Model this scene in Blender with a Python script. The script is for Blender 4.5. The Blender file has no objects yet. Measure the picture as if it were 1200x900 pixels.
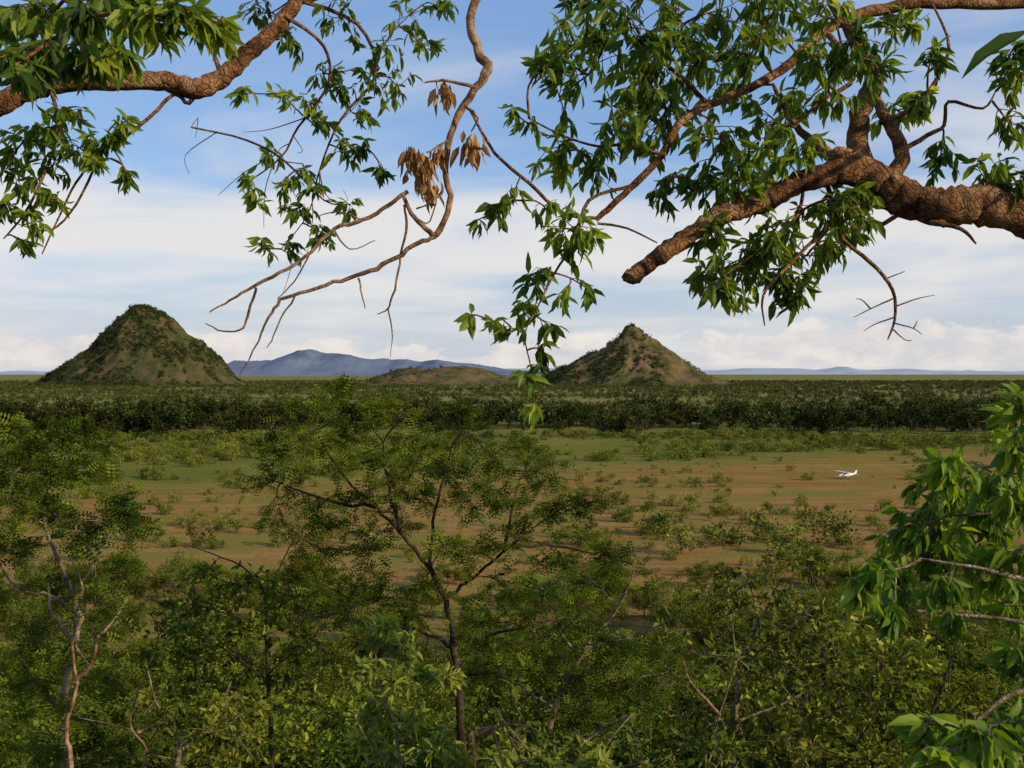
import bpy, math, random
import numpy as np
from mathutils import Vector, noise as mnoise

rng = np.random.default_rng(7)
random.seed(7)
CAMZ = 45.0
F = 1166.7
def P(px, py, d):
    return np.array([(px-600)/F*d, d, CAMZ+(437-py)/F*d])

# ------------------------------------------------------------------ helpers
scene = bpy.context.scene
def link(o): scene.collection.objects.link(o); return o
def empty(name, loc=(0,0,0)):
    e = bpy.data.objects.new(name, None); e.location = loc; e.empty_display_size=0.5; return link(e)

LEAF = (np.array([(0,0,0),(.3,.5,.06),(.3,0,0),(.3,-.5,.06),(.68,.38,.02),(.68,0,-.06),(.68,-.38,.02),(1,0,-.16)],float),
        np.array([(0,2,1),(0,3,2),(1,2,5),(1,5,4),(2,3,6),(2,6,5),(4,5,7),(5,6,7)]))
DIAM = (np.array([(0,0,0),(.5,.5,.06),(1,0,-.05),(.5,-.5,.06)],float), np.array([(0,1,2,3)]))
def pinn(n,wd=.13):
    v=[];f=[]
    for i in range(n):
        u=.12+.84*i/(n-1); w=-.22*u*u; ln=.5*(1-.55*abs(u-.45))
        for s in (1,-1):
            b=len(v)
            v+= [(u,0,w),(u+wd,s*ln*.5,w+.02),(u+.06,s*ln,w-.03),(u-wd*.5,s*ln*.5,w+.02)]
            f.append((b,b+1,b+2,b+3) if s<0 else (b,b+3,b+2,b+1))
    return (np.array(v,float),np.array(f))
PINN=pinn(4)

def norm(a):
    return a/np.maximum(np.linalg.norm(a,axis=-1,keepdims=True),1e-9)

class MB:
    def __init__(s): s.V=[];s.Fc=[];s.T=[];s.n=0;s.L=[]
    def add(s,V,Fa,mat=0,tint=None,smooth=True):
        V=np.asarray(V,float);Fa=np.asarray(Fa,int)
        s.V.append(V); s.Fc.append((Fa+s.n,mat,smooth)); s.n+=len(V)
        s.T.append(np.full(len(V),.5) if tint is None else tint)
    def tube(s,pts,rad,n=6,mat=0,rough=0.0,sub=3,jit=0.0,cap=True):
        pts=np.array(pts,float);rad=np.array(rad,float)
        if len(rad)!=len(pts): rad=np.interp(np.linspace(0,1,len(pts)),np.linspace(0,1,len(rad)),rad)
        if sub>1:
            Q=[];R=[];m=len(pts)
            for i in range(m-1):
                p0=pts[max(i-1,0)];p1=pts[i];p2=pts[i+1];p3=pts[min(i+2,m-1)]
                for k in range(sub):
                    t=k/sub
                    Q.append(.5*((2*p1)+(-p0+p2)*t+(2*p0-5*p1+4*p2-p3)*t*t+(-p0+3*p1-3*p2+p3)*t**3)); R.append(rad[i]*(1-t)+rad[i+1]*t)
            Q.append(pts[-1]);R.append(rad[-1]);pts=np.array(Q);rad=np.array(R)
            if jit>0: pts[1:-1]+=rng.normal(0,1,(len(pts)-2,3))*jit*rad[1:-1,None]
        m=len(pts)
        tan=norm(np.gradient(pts,axis=0))
        ref=np.array([0,0,1.]) if abs(tan[0][2])<.9 else np.array([1.,0,0])
        a=norm(np.cross(tan[0],ref)); rings=[]
        ang=np.linspace(0,2*np.pi,n,endpoint=False)
        ridge=rough*rng.uniform(-1,1,n)
        for i in range(m):
            a=norm(a-tan[i]*np.dot(a,tan[i])); b=np.cross(tan[i],a)
            ridge=ridge*.7+.5*rough*rng.uniform(-1,1,n)
            r=rad[i]*(1+ridge)*(1+rough*.5*rng.uniform(-1,1))
            rings.append(pts[i]+np.outer(np.cos(ang)*r,a)+np.outer(np.sin(ang)*r,b))
        V=np.concatenate(rings)
        i=np.arange(m-1)[:,None]*n; j=np.arange(n)[None,:]; j2=(j+1)%n
        Fa=np.stack([i+j,i+j2,i+n+j2,i+n+j],-1).reshape(-1,4)
        s.add(V,Fa,mat)
        if cap and rad[-1]>.004:
            V2=np.concatenate([rings[-1],[pts[-1]+tan[-1]*rad[-1]*.15]])
            s.add(V2,[(k,(k+1)%n,n) for k in range(n)],mat,None,False)
        return pts
    def leaves(s,pos,dr,nor,L,W,tmpl,mat=1,tint=None):
        pos=np.asarray(pos);N=len(pos)
        if N==0:return
        dr=norm(np.asarray(dr));nor=np.asarray(nor)
        side=norm(np.cross(nor,dr));nor=np.cross(dr,side)
        tv,tf=tmpl;k=len(tv)
        L=np.broadcast_to(L,(N,))[:,None,None];W=np.broadcast_to(W,(N,))[:,None,None]
        V=pos[:,None,:]+dr[:,None,:]*tv[None,:,0:1]*L+side[:,None,:]*tv[None,:,1:2]*W+nor[:,None,:]*tv[None,:,2:3]*L
        Fa=(tf[None]+np.arange(N)[:,None,None]*k).reshape(-1,tf.shape[1])
        if tint is None: tint=rng.uniform(0,1,N)
        s.add(V.reshape(-1,3),Fa,mat,np.repeat(tint,k),False)
    def build(s,name,mats,parent=None):
        V=np.concatenate(s.V)
        me=bpy.data.meshes.new(name)
        tot=[];idx=[];mi=[];sm=[]
        for Fa,m,smo in s.Fc:
            tot.append(np.full(len(Fa),Fa.shape[1]));idx.append(Fa.reshape(-1));mi.append(np.full(len(Fa),m));sm.append(np.full(len(Fa),smo))
        tot=np.concatenate(tot);idx=np.concatenate(idx);mi=np.concatenate(mi);sm=np.concatenate(sm)
        me.vertices.add(len(V));me.vertices.foreach_set('co',V.astype(np.float32).ravel())
        me.loops.add(len(idx));me.loops.foreach_set('vertex_index',idx.astype(np.int32))
        me.polygons.add(len(tot));st=np.concatenate([[0],np.cumsum(tot)[:-1]])
        me.polygons.foreach_set('loop_start',st.astype(np.int32));me.polygons.foreach_set('loop_total',tot.astype(np.int32))
        for m in mats: me.materials.append(m)
        me.polygons.foreach_set('material_index',mi.astype(np.int32))
        me.polygons.foreach_set('use_smooth',sm.astype(bool))
        at=me.attributes.new('tint','FLOAT','POINT');at.data.foreach_set('value',np.concatenate(s.T).astype(np.float32))
        me.update(calc_edges=True);me.validate()
        o=bpy.data.objects.new(name,me);link(o)
        if parent:o.parent=parent
        return o

# ------------------------------------------------------------------ materials
def newmat(name):
    m=bpy.data.materials.new(name);m.use_nodes=True;nt=m.node_tree;nt.nodes.clear()
    return m,nt,nt.nodes,nt.links
def ramp(N,stops,interp='LINEAR'):
    r=N.new('ShaderNodeValToRGB');cr=r.color_ramp;cr.interpolation=interp
    while len(cr.elements)<len(stops):cr.elements.new(.5)
    for e,(p,c) in zip(cr.elements,stops):
        e.position=p;e.color=(*c,1) if len(c)==3 else c
    return r
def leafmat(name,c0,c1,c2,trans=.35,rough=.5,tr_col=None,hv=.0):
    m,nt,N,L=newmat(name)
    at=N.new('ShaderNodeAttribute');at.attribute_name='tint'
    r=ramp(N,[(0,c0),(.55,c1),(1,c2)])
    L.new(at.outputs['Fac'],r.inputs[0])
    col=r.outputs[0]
    if hv>0:
        oi=N.new('ShaderNodeObjectInfo');hs=N.new('ShaderNodeHueSaturation')
        mr=N.new('ShaderNodeMapRange');mr.inputs[3].default_value=1-hv;mr.inputs[4].default_value=1+hv
        L.new(oi.outputs['Random'],mr.inputs[0]);L.new(mr.outputs[0],hs.inputs['Value'])
        mm=N.new('ShaderNodeMath');mm.operation='MULTIPLY';mm.inputs[1].default_value=7.31;L.new(oi.outputs['Random'],mm.inputs[0])
        fr=N.new('ShaderNodeMath');fr.operation='FRACT';L.new(mm.outputs[0],fr.inputs[0])
        m2=N.new('ShaderNodeMapRange');m2.inputs[3].default_value=.455;m2.inputs[4].default_value=.505
        L.new(fr.outputs[0],m2.inputs[0]);L.new(m2.outputs[0],hs.inputs['Hue'])
        L.new(col,hs.inputs['Color']);col=hs.outputs[0]
    if rough<.6:
        b=N.new('ShaderNodeBsdfPrincipled');b.inputs['Roughness'].default_value=rough;b.inputs['Specular IOR Level'].default_value=.25
        L.new(col,b.inputs['Base Color'])
    else:
        b=N.new('ShaderNodeBsdfDiffuse');L.new(col,b.inputs[0])
    o=N.new('ShaderNodeOutputMaterial')
    if trans>0:
        t=N.new('ShaderNodeBsdfTranslucent')
        mx=N.new('ShaderNodeMix');mx.data_type='RGBA';mx.blend_type='MULTIPLY';mx.inputs[0].default_value=1
        L.new(col,mx.inputs[6]);mx.inputs[7].default_value=tr_col or (1.9,1.7,.5,1)
        L.new(mx.outputs[2],t.inputs[0])
        ms=N.new('ShaderNodeMixShader');ms.inputs[0].default_value=trans
        L.new(b.outputs[0],ms.inputs[1]);L.new(t.outputs[0],ms.inputs[2]);L.new(ms.outputs[0],o.inputs[0])
    else: L.new(b.outputs[0],o.inputs[0])
    return m
def barkmat(name,c0,c1,c2,scale=18,bump=.5,dist=.008):
    m,nt,N,L=newmat(name)
    tc=N.new('ShaderNodeTexCoord')
    def nz(s,d,r=.65):
        n=N.new('ShaderNodeTexNoise');n.inputs['Scale'].default_value=s;n.inputs['Detail'].default_value=d;n.inputs['Roughness'].default_value=r
        L.new(tc.outputs['Object'],n.inputs['Vector']);return n.outputs[0]
    n1=nz(scale,6,.75);n2=nz(scale*.3,2);n3=nz(scale*3,4,.75)
    ad=N.new('ShaderNodeMath');ad.operation='MULTIPLY_ADD';ad.inputs[1].default_value=.6;L.new(n1,ad.inputs[0])
    a2=N.new('ShaderNodeMath');a2.operation='MULTIPLY';a2.inputs[1].default_value=.4;L.new(n2,a2.inputs[0]);L.new(a2.outputs[0],ad.inputs[2])
    r=ramp(N,[(.40,c0),(.5,c1),(.60,c2)]);L.new(ad.outputs[0],r.inputs[0])
    v=N.new('ShaderNodeTexVoronoi');v.feature='DISTANCE_TO_EDGE';v.inputs['Scale'].default_value=scale*2.4
    wv=N.new('ShaderNodeVectorMath');wv.operation='MULTIPLY_ADD';wv.inputs[1].default_value=(.06,.06,.06)
    nn=N.new('ShaderNodeTexNoise');nn.inputs['Scale'].default_value=scale;L.new(tc.outputs['Object'],nn.inputs['Vector']);L.new(nn.outputs['Color'],wv.inputs[0]);L.new(tc.outputs['Object'],wv.inputs[2])
    L.new(wv.outputs[0],v.inputs['Vector'])
    mx=N.new('ShaderNodeMath');mx.operation='MINIMUM';mx.inputs[1].default_value=.14;L.new(v.outputs['Distance'],mx.inputs[0])
    m3=N.new('ShaderNodeMath');m3.operation='MULTIPLY_ADD';m3.inputs[1].default_value=4.0;L.new(mx.outputs[0],m3.inputs[0]);L.new(n3,m3.inputs[2])
    cr=ramp(N,[(0,(.45,.42,.4)),(.05,(1,1,1))]);L.new(mx.outputs[0],cr.inputs[0])
    mc=N.new('ShaderNodeMix');mc.data_type='RGBA';mc.blend_type='MULTIPLY';mc.inputs[0].default_value=.7;L.new(r.outputs[0],mc.inputs[6]);L.new(cr.outputs[0],mc.inputs[7])
    bp=N.new('ShaderNodeBump');bp.inputs['Strength'].default_value=bump;bp.inputs['Distance'].default_value=dist
    L.new(m3.outputs[0],bp.inputs['Height'])
    b=N.new('ShaderNodeBsdfPrincipled');b.inputs['Roughness'].default_value=.9;b.inputs['Specular IOR Level'].default_value=.15
    L.new(mc.outputs[2],b.inputs['Base Color']);L.new(bp.outputs[0],b.inputs['Normal'])
    o=N.new('ShaderNodeOutputMaterial');L.new(b.outputs[0],o.inputs[0]);return m
def flatbark(name,c):
    m,nt,N,L=newmat(name)
    tc=N.new('ShaderNodeTexCoord');n=N.new('ShaderNodeTexNoise');n.inputs['Scale'].default_value=9
    L.new(tc.outputs['Object'],n.inputs['Vector'])
    r=ramp(N,[(.35,tuple(x*.5 for x in c)),(.65,c)]);L.new(n.outputs[0],r.inputs[0])
    b=N.new('ShaderNodeBsdfDiffuse');L.new(r.outputs[0],b.inputs[0]);o=N.new('ShaderNodeOutputMaterial');L.new(b.outputs[0],o.inputs[0]);return m
def plain(name,c,rough=.5,metal=0):
    m,nt,N,L=newmat(name)
    tc=N.new('ShaderNodeTexCoord');n=N.new('ShaderNodeTexNoise');n.inputs['Scale'].default_value=3
    L.new(tc.outputs['Object'],n.inputs['Vector'])
    r=ramp(N,[(.3,tuple(x*.88 for x in c)),(.7,c)]);L.new(n.outputs[0],r.inputs[0])
    b=N.new('ShaderNodeBsdfPrincipled');b.inputs['Roughness'].default_value=rough;b.inputs['Metallic'].default_value=metal
    L.new(r.outputs[0],b.inputs['Base Color']);o=N.new('ShaderNodeOutputMaterial');L.new(b.outputs[0],o.inputs[0]);return m

M_bark=barkmat('reddish_bark',(.045,.020,.010),(.165,.080,.036),(.34,.205,.11),14,1,.01)
M_barkgrey=barkmat('grey_bark',(.05,.04,.03),(.15,.12,.085),(.30,.25,.19),16,.8)
M_barkdark=barkmat('dark_bark',(.015,.010,.007),(.04,.028,.018),(.09,.07,.048),16,.8)
M_stem=flatbark('savanna_tree_stem',(.12,.09,.065))
M_dead=barkmat('dead_wood',(.07,.035,.02),(.20,.12,.07),(.38,.27,.18),22,.8,.005)
M_lf=leafmat('broad_leaf',(.035,.075,.010),(.10,.18,.020),(.26,.33,.045),.5,.5)
M_lf_br=leafmat('bright_leaf',(.045,.10,.010),(.11,.21,.016),(.26,.34,.03),.45,.5)
M_lf_yl=leafmat('pale_leaf',(.10,.15,.025),(.19,.25,.04),(.33,.36,.07),.4,.5)
M_pin=leafmat('feathery_leaf',(.022,.044,.008),(.068,.108,.013),(.18,.225,.03),.35,.6)
M_deadlf=leafmat('dead_leaf',(.16,.08,.03),(.36,.21,.09),(.50,.34,.17),.35,.7,(1.2,1,.7,1))
M_mid=leafmat('slope_leaf',(.018,.036,.006),(.070,.112,.015),(.18,.23,.032),.2,.6,None,.5)
M_field=leafmat('shrub_leaf',(.05,.08,.014),(.105,.15,.023),(.19,.235,.04),0,.6,None,.4)
M_tl=leafmat('riverine_leaf',(.014,.024,.009),(.032,.048,.014),(.072,.095,.026),0,.7,None,.6)
M_far=leafmat('plain_leaf',(.032,.048,.017),(.066,.086,.026),(.12,.14,.045),0,.8,None,.5)  # distant trees: leaf colour carries a shift for aerial haze
M_hillv=leafmat('hill_leaf',(.020,.035,.014),(.038,.057,.020),(.075,.098,.032),0,.8,None,.4)

# ------------------------------------------------------------------ terrain
DT=[0,3,8,15,30,60,90,120,160,210]; HT=[43.3,42.3,39.6,36,29.5,18,8.5,3,.6,0]
def ground_z(x,y):
    x=np.asarray(x,float);y=np.asarray(y,float)
    d=np.sqrt(np.maximum(y,0)**2+(np.maximum(np.abs(x)-70,0)*.7)**2+(np.maximum(-y-150,0)*.7)**2)
    h=np.interp(d,DT,HT)
    und=.6*np.sin(x*.11+y*.07)*np.sin(y*.13-x*.03)*np.clip(d/20,0,1)*np.clip(h/8,0,1)
    return h+und
def gridmesh(X,Y,Z,name,mat,parent=None):
    ny,nx=X.shape
    V=np.stack([X,Y,Z],-1).reshape(-1,3)
    i=np.arange(ny-1)[:,None]*nx;j=np.arange(nx-1)[None,:]
    Fa=np.stack([i+j,i+j+1,i+nx+j+1,i+nx+j],-1).reshape(-1,4)
    b=MB();b.add(V,Fa,0);return b.build(name,[mat],parent)
def groundmat():
    m,nt,N,L=newmat('savanna_ground')
    geo=N.new('ShaderNodeNewGeometry');sp=N.new('ShaderNodeSeparateXYZ');L.new(geo.outputs['Position'],sp.inputs[0])
    def noise(scale,detail=6,vec=None,rough=.55):
        n=N.new('ShaderNodeTexNoise');n.inputs['Scale'].default_value=scale;n.inputs['Detail'].default_value=detail;n.inputs['Roughness'].default_value=rough
        L.new(vec or geo.outputs['Position'],n.inputs['Vector']);return n.outputs[0]
    def math_(op,a,b=None,c=None):
        n=N.new('ShaderNodeMath');n.operation=op
        for k,v in enumerate((a,b,c)):
            if v is None:continue
            if isinstance(v,(int,float)):n.inputs[k].default_value=v
            else:L.new(v,n.inputs[k])
        return n.outputs[0]
    def sm(v,a,b):
        n=N.new('ShaderNodeMapRange');n.interpolation_type='SMOOTHSTEP';n.inputs[1].default_value=a;n.inputs[2].default_value=b;L.new(v,n.inputs[0]);return n.outputs[0]
    def mix(f,a,b,mode='MIX'):
        n=N.new('ShaderNodeMix');n.data_type='RGBA';n.blend_type=mode
        if isinstance(f,float):n.inputs[0].default_value=f
        else:L.new(f,n.inputs[0])
        for k,v in ((6,a),(7,b)):
            if isinstance(v,tuple):n.inputs[k].default_value=(*v,1)
            else:L.new(v,n.inputs[k])
        return n.outputs[2]
    x,y=sp.outputs[0],sp.outputs[1]
    big=noise(.012,3); med=noise(.05,5); fine=noise(.6,5,None,.7)
    mp=N.new('ShaderNodeMapping');mp.vector_type='POINT';mp.inputs['Rotation'].default_value=(0,0,math.radians(-24));mp.inputs['Scale'].default_value=(.006,.11,1)
    L.new(geo.outputs['Position'],mp.inputs[0]);st=noise(1,6,mp.outputs[0],.65)
    wob=math_('MULTIPLY_ADD',math_('SUBTRACT',med,.5),190,math_('MULTIPLY',math_('SUBTRACT',st,.5),190))
    top=math_('SUBTRACT',math_('MULTIPLY_ADD',x,.45,465),y); bot=math_('SUBTRACT',y,math_('MULTIPLY_ADD',x,.18,165))
    mt=sm(math_('ADD',top,wob),-30,45); mb=sm(math_('ADD',bot,wob),-35,35)
    field=math_('MULTIPLY',mt,mb)
    grass=mix(sm(big,.35,.65),(.125,.14,.028),(.20,.185,.05))
    grass=mix(sm(fine,.35,.7),grass,(.085,.10,.022))
    farc=mix(sm(med,.35,.7),(.125,.14,.04),(.19,.18,.06))
    farc=mix(sm(noise(.004,4),.45,.65),farc,(.22,.195,.08))
    grass=mix(sm(y,600,1100),grass,farc)  # haze put into the colour: ground shifts paler with distance
    br=mix(sm(st,.35,.65),(.215,.115,.040),(.32,.20,.075))
    br=mix(sm(fine,.4,.8),br,(.14,.11,.036))
    gm=sm(math_('ADD',math_('MULTIPLY',st,.6),math_('MULTIPLY',med,.5)),.53,.63)
    br=mix(math_('MULTIPLY',gm,.8),br,(.14,.15,.034))
    col=mix(field,grass,br)
    litter=mix(sm(noise(.35,5),.42,.64),(.15,.09,.045),(.08,.095,.022))
    col=mix(sm(y,180,120),col,litter)
    b=N.new('ShaderNodeBsdfDiffuse')
    bp=N.new('ShaderNodeBump');bp.inputs['Strength'].default_value=.7;bp.inputs['Distance'].default_value=.5;L.new(fine,bp.inputs['Height'])
    L.new(bp.outputs[0],b.inputs['Normal'])
    L.new(col,b.inputs[0]);o=N.new('ShaderNodeOutputMaterial');L.new(b.outputs[0],o.inputs[0]);return m
M_ground=groundmat()
t2=np.linspace(-1,1,241);gxx=6*np.sinh(t2*9.9)
X,Y=np.meshgrid(gxx,gxx+20)
gridmesh(X,Y,ground_z(X,Y),'ground',M_ground)

# hills
def hillmat(name,rock,soil,veg,scale,bd=8):
    m,nt,N,L=newmat(name)
    g=N.new('ShaderNodeNewGeometry')
    n=N.new('ShaderNodeTexNoise');n.inputs['Scale'].default_value=scale;n.inputs['Detail'].default_value=8;n.inputs['Roughness'].default_value=.7
    L.new(g.outputs['Position'],n.inputs['Vector'])
    r=ramp(N,[(.34,rock),(.45,soil),(.54,veg),(.68,tuple(v*.7 for v in veg))]);L.new(n.outputs[0],r.inputs[0])
    b=N.new('ShaderNodeBsdfDiffuse')
    bp=N.new('ShaderNodeBump');bp.inputs['Strength'].default_value=.9;bp.inputs['Distance'].default_value=bd;L.new(n.outputs[0],bp.inputs['Height'])
    L.new(bp.outputs[0],b.inputs['Normal']);L.new(r.outputs[0],b.inputs[0])
    o=N.new('ShaderNodeOutputMaterial');L.new(b.outputs[0],o.inputs[0]);return m
M_hill=hillmat('green_hill_slope',(.13,.085,.055),(.085,.070,.038),(.046,.058,.022),.016,18)
M_hill2=hillmat('brown_hill_slope',(.165,.11,.07),(.13,.095,.05),(.075,.078,.032),.016,14)
def fbm(x,y,s,o=5,z=3.3):
    return mnoise.fractal(Vector((x*s,y*s,z)),0.9,2.1,o)
def make_hill(name,cpx,D,left,right,mat,amp=14,n=190,seed=1.0,gs=2.4,warp=34):
    """left/right: radial profile from the summit outwards"""
    k=D/F;cx=(cpx-600)*k
    lr=np.array([[abs(a)*k,h*k] for a,h in left]);rr=np.array([[a*k,h*k] for a,h in right])
    R=max(lr[-1,0],rr[-1,0])*1.2
    u=np.linspace(-1,1,n);X,Y=np.meshgrid(cx+u*R,D+u*R)
    W1=np.array([[mnoise.fractal(Vector((a*.0045,b*.0045,seed*3)),.8,2.1,3) for a,b in zip(ra,rb)] for ra,rb in zip(X,Y)])
    dx=X-cx;dy=Y-D;r0=np.sqrt(dx**2+dy**2)
    r=np.maximum(r0+W1*warp*np.clip(r0/(R*.35),0,1),0);w=.5+.5*dx/np.maximum(r0,1e-6)
    hl=np.interp(r,lr[:,0],lr[:,1]);hr=np.interp(r,rr[:,0],rr[:,1]);H=hl*(1-w)+hr*w
    th=np.arctan2(dy,dx)+W1*.35
    nz=np.array([[fbm(a,b,.009,6,seed) for a,b in zip(ra,rb)] for ra,rb in zip(X,Y)])
    gul=np.array([[abs(mnoise.noise(Vector((math.cos(a)*3.2,math.sin(a)*3.2,b*.004+seed)))) for a,b in zip(ra,rb)] for ra,rb in zip(th,r)])
    mx=H.max();env=np.clip(H/mx*4,0,1)*np.clip(r0/(R*.3),.2,1)
    Z=H+env*(nz*amp+(.12-gul)*amp*gs)-3*(H<=.1)
    gridmesh(X,Y,Z,name,mat)
    return X,Y,Z
HL=make_hill('conical_hill',167,3500,[(0,94),(-12,92),(-20,82),(-32,67),(-43,55),(-58,39),(-78,24),(-95,10),(-106,0)],[(0,94),(12,90),(22,83),(36,75),(48,63),(61,54),(76,42),(88,33),(100,18),(112,6),(120,0)],M_hill,17)
HR=make_hill('conical_hill',740,3600,[(0,71),(-8,69),(-14,58),(-24,51),(-32,42),(-50,34),(-72,22),(-98,8),(-112,0)],[(0,71),(8,68),(15,60),(26,52),(34,42),(48,35),(66,22),(88,10),(110,3),(120,0)],M_hill2,13,190,5.5)
HM=make_hill('low_hill',480,3900,[(0,20),(-15,18),(-35,10),(-60,3),(-75,0)],[(0,20),(30,17),(60,20),(90,17),(120,8),(145,3),(160,0)],M_hill2,9,130,8.1)

M_mt=hillmat('distant_mountain_haze_blue',(.15,.185,.27),(.135,.175,.262),(.12,.16,.248),.0015)  # aerial haze painted into the slope colours as blue
M_mt2=hillmat('far_mountain_haze_blue',(.34,.41,.52),(.33,.40,.51),(.32,.39,.50),.0015)  # remoter range: denser haze put into the colour, paler blue
def make_range(name,D,prof,mat,depth,amp,nx=300,ny=40):
    k=D/F;px=np.linspace(prof[0][0],prof[-1][0],nx);h=np.interp(px,[a for a,b in prof],[b for a,b in prof])*k
    v=np.linspace(-1,1,ny);X,V2=np.meshgrid((px-600)*k,v);Y=D+V2*depth
    H=h[None,:]*(1-np.abs(V2)**1.3)
    nz=np.array([[fbm(a,b,.0009,6) for a,b in zip(ra,rb)] for ra,rb in zip(X,Y)])
    Z=H+nz*amp*np.clip(H/200,0,1)-5
    gridmesh(X,Y,Z,name,mat)
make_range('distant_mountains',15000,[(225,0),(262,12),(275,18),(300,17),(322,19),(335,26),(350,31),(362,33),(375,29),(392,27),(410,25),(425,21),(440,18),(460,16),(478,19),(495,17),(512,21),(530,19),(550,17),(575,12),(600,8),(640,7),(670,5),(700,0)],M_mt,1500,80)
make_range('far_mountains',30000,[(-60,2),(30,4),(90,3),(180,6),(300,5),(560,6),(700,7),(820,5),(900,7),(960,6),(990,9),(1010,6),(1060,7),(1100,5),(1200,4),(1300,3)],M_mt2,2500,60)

# ------------------------------------------------------------------ tree variants (instanced masses)
def variant(name,h,spread,ncl,nleaf,leafL,mats,seed,flat=.45,tmpl=DIAM,trunk_frac=.35,rt=.12,low=.0,limbs=True):
    global rng
    save=rng;rng=np.random.default_rng(seed)
    b=MB()
    tz=h*trunk_frac
    lean=rng.normal(0,.06*h,2)
    top=np.array([lean[0],lean[1],tz])
    b.tube([(0,0,-.15),(lean[0]*.3,lean[1]*.3,tz*.5),top],[rt*1.2,rt,rt*.75],6 if limbs else 4,0,sub=3 if limbs else 1)
    for i in range(ncl):
        a=rng.uniform(0,2*np.pi);rr=spread*math.sqrt(rng.uniform(0,1))
        zt=tz+(h-tz)*(rng.uniform(low,1)*(1-.45*(rr/spread)**2))
        c=np.array([top[0]+rr*math.cos(a),top[1]+rr*math.sin(a),zt])
        mid=top*.5+c*.5+rng.normal(0,.05*h,3)
        b.tube([top*.9,mid,c],[rt*.5,rt*.3,rt*.12],4 if limbs else 3,0,sub=2 if limbs else 1)
        n=int(nleaf/ncl);R=np.array([spread*.33,spread*.33,(h-tz)*flat*.4])*rng.uniform(.7,1.25)
        q=norm(rng.normal(0,1,(n,3)))*(rng.uniform(0,1,(n,1))**.5)*R
        pos=c+q
        out=norm(q+rng.normal(0,.4*R[0],(n,3)))+np.array([0,0,-.1])
        nor=np.array([0,0,1])+rng.normal(0,.6,(n,3))
        tn=np.clip(.45+.32*q[:,2]/R[2]+rng.normal(0,.22,n),0,1)  # shading painted by height: clump tops tinted lighter, undersides darker
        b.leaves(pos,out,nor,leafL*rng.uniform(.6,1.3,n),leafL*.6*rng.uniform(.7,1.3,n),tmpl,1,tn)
    rng=save
    return b.build(name,mats)
def scatter(parent,name,vars_,pts,scl):
    """each variant is instanced on the faces of a carrier mesh"""
    n=len(pts);which=rng.integers(0,len(vars_),n)
    for k,v in enumerate(vars_):
        p=pts[which==k];s=scl[which==k]
        if len(p)==0: continue
        a=rng.uniform(0,2*np.pi,len(p));c=np.cos(a);sn=np.sin(a)
        q=[]
        for ux,uy in ((-.5,-.5),(.5,-.5),(.5,.5),(-.5,.5)):
            q.append(np.stack([p[:,0]+(c*ux-sn*uy)*s,p[:,1]+(sn*ux+c*uy)*s,p[:,2]],-1))
        V=np.stack(q,1).reshape(-1,3);b=MB();b.add(V,np.arange(len(V)).reshape(-1,4),0)
        o=b.build('%s_carrier_%d'%(name,k),[],parent)
        o.instance_type='FACES';o.use_instance_faces_scale=True;o.instance_faces_scale=1
        o.show_instancer_for_render=False;o.show_instancer_for_viewport=False
        v.parent=o

def wedge(n,y0,y1,m=.62,extra=40):
    y=np.sqrt(rng.uniform(y0**2,y1**2,n));x=rng.uniform(-1,1,n)*(m*y+extra);return x,y
def vn(x,y,s,z=0.):
    return np.array([mnoise.noise(Vector((a*s,b*s,z))) for a,b in zip(x,y)])

# far plain woodland
e=empty('savanna_woodland')
V3=[variant('plain_tree_%d'%i,1,.58,6,72,.28,[M_stem,M_far],100+i,trunk_frac=.22,rt=.02,limbs=False) for i in range(4)]
x,y=wedge(46000,860,5200,.58,30)
nz=vn(x,y,.004)+.6*vn(x,y,.013,5.)
keep=(nz>-.25)&(rng.uniform(0,1,len(x))<np.clip(1.1-.12*y/1000,.4,1)*np.clip(.6+nz*1.3,.1,1))
x=x[keep];y=y[keep]
s=rng.uniform(3.2,9.5,len(x))*(1+.12*y/2000)
scatter(e,'woodland',V3,np.stack([x,y,ground_z(x,y)-.2],-1),s)

# hill scrub
e=empty('hill_scrub')
V4=[variant('hill_bush_%d'%i,1,.6,5,60,.34,[M_stem,M_hillv],140+i,trunk_frac=.15,rt=.02,limbs=False) for i in range(3)]
pp=[];ss=[]
for (X,Y,Z),cnt,seed in ((HL,14000,1),(HR,8500,2),(HM,2500,3)):
    ii=rng.integers(0,X.shape[0]-1,cnt);jj=rng.integers(0,X.shape[1]-1,cnt);fx=rng.uniform(0,1,cnt);fy=rng.uniform(0,1,cnt)
    z=(Z[ii,jj]*(1-fx)+Z[ii,jj+1]*fx)*(1-fy)+(Z[ii+1,jj]*(1-fx)+Z[ii+1,jj+1]*fx)*fy
    xx=X[ii,jj]*(1-fx)+X[ii,jj+1]*fx;yy=Y[ii,jj]*(1-fy)+Y[ii+1,jj]*fy
    cxm=X.mean()
    q=vn(xx,yy,.010,seed)+.7*vn(xx,yy,.04,seed)-(xx-cxm)/900*(1 if seed==1 else 1.4)
    k=(z>0)&(q>(-.2 if seed==1 else .04))&(yy<Y.mean()+60)
    pp.append(np.stack([xx,yy,z-.5],-1)[k]);ss.append(rng.uniform(4,11,k.sum()))
scatter(e,'scrub',V4,np.concatenate(pp),np.concatenate(ss))

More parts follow.
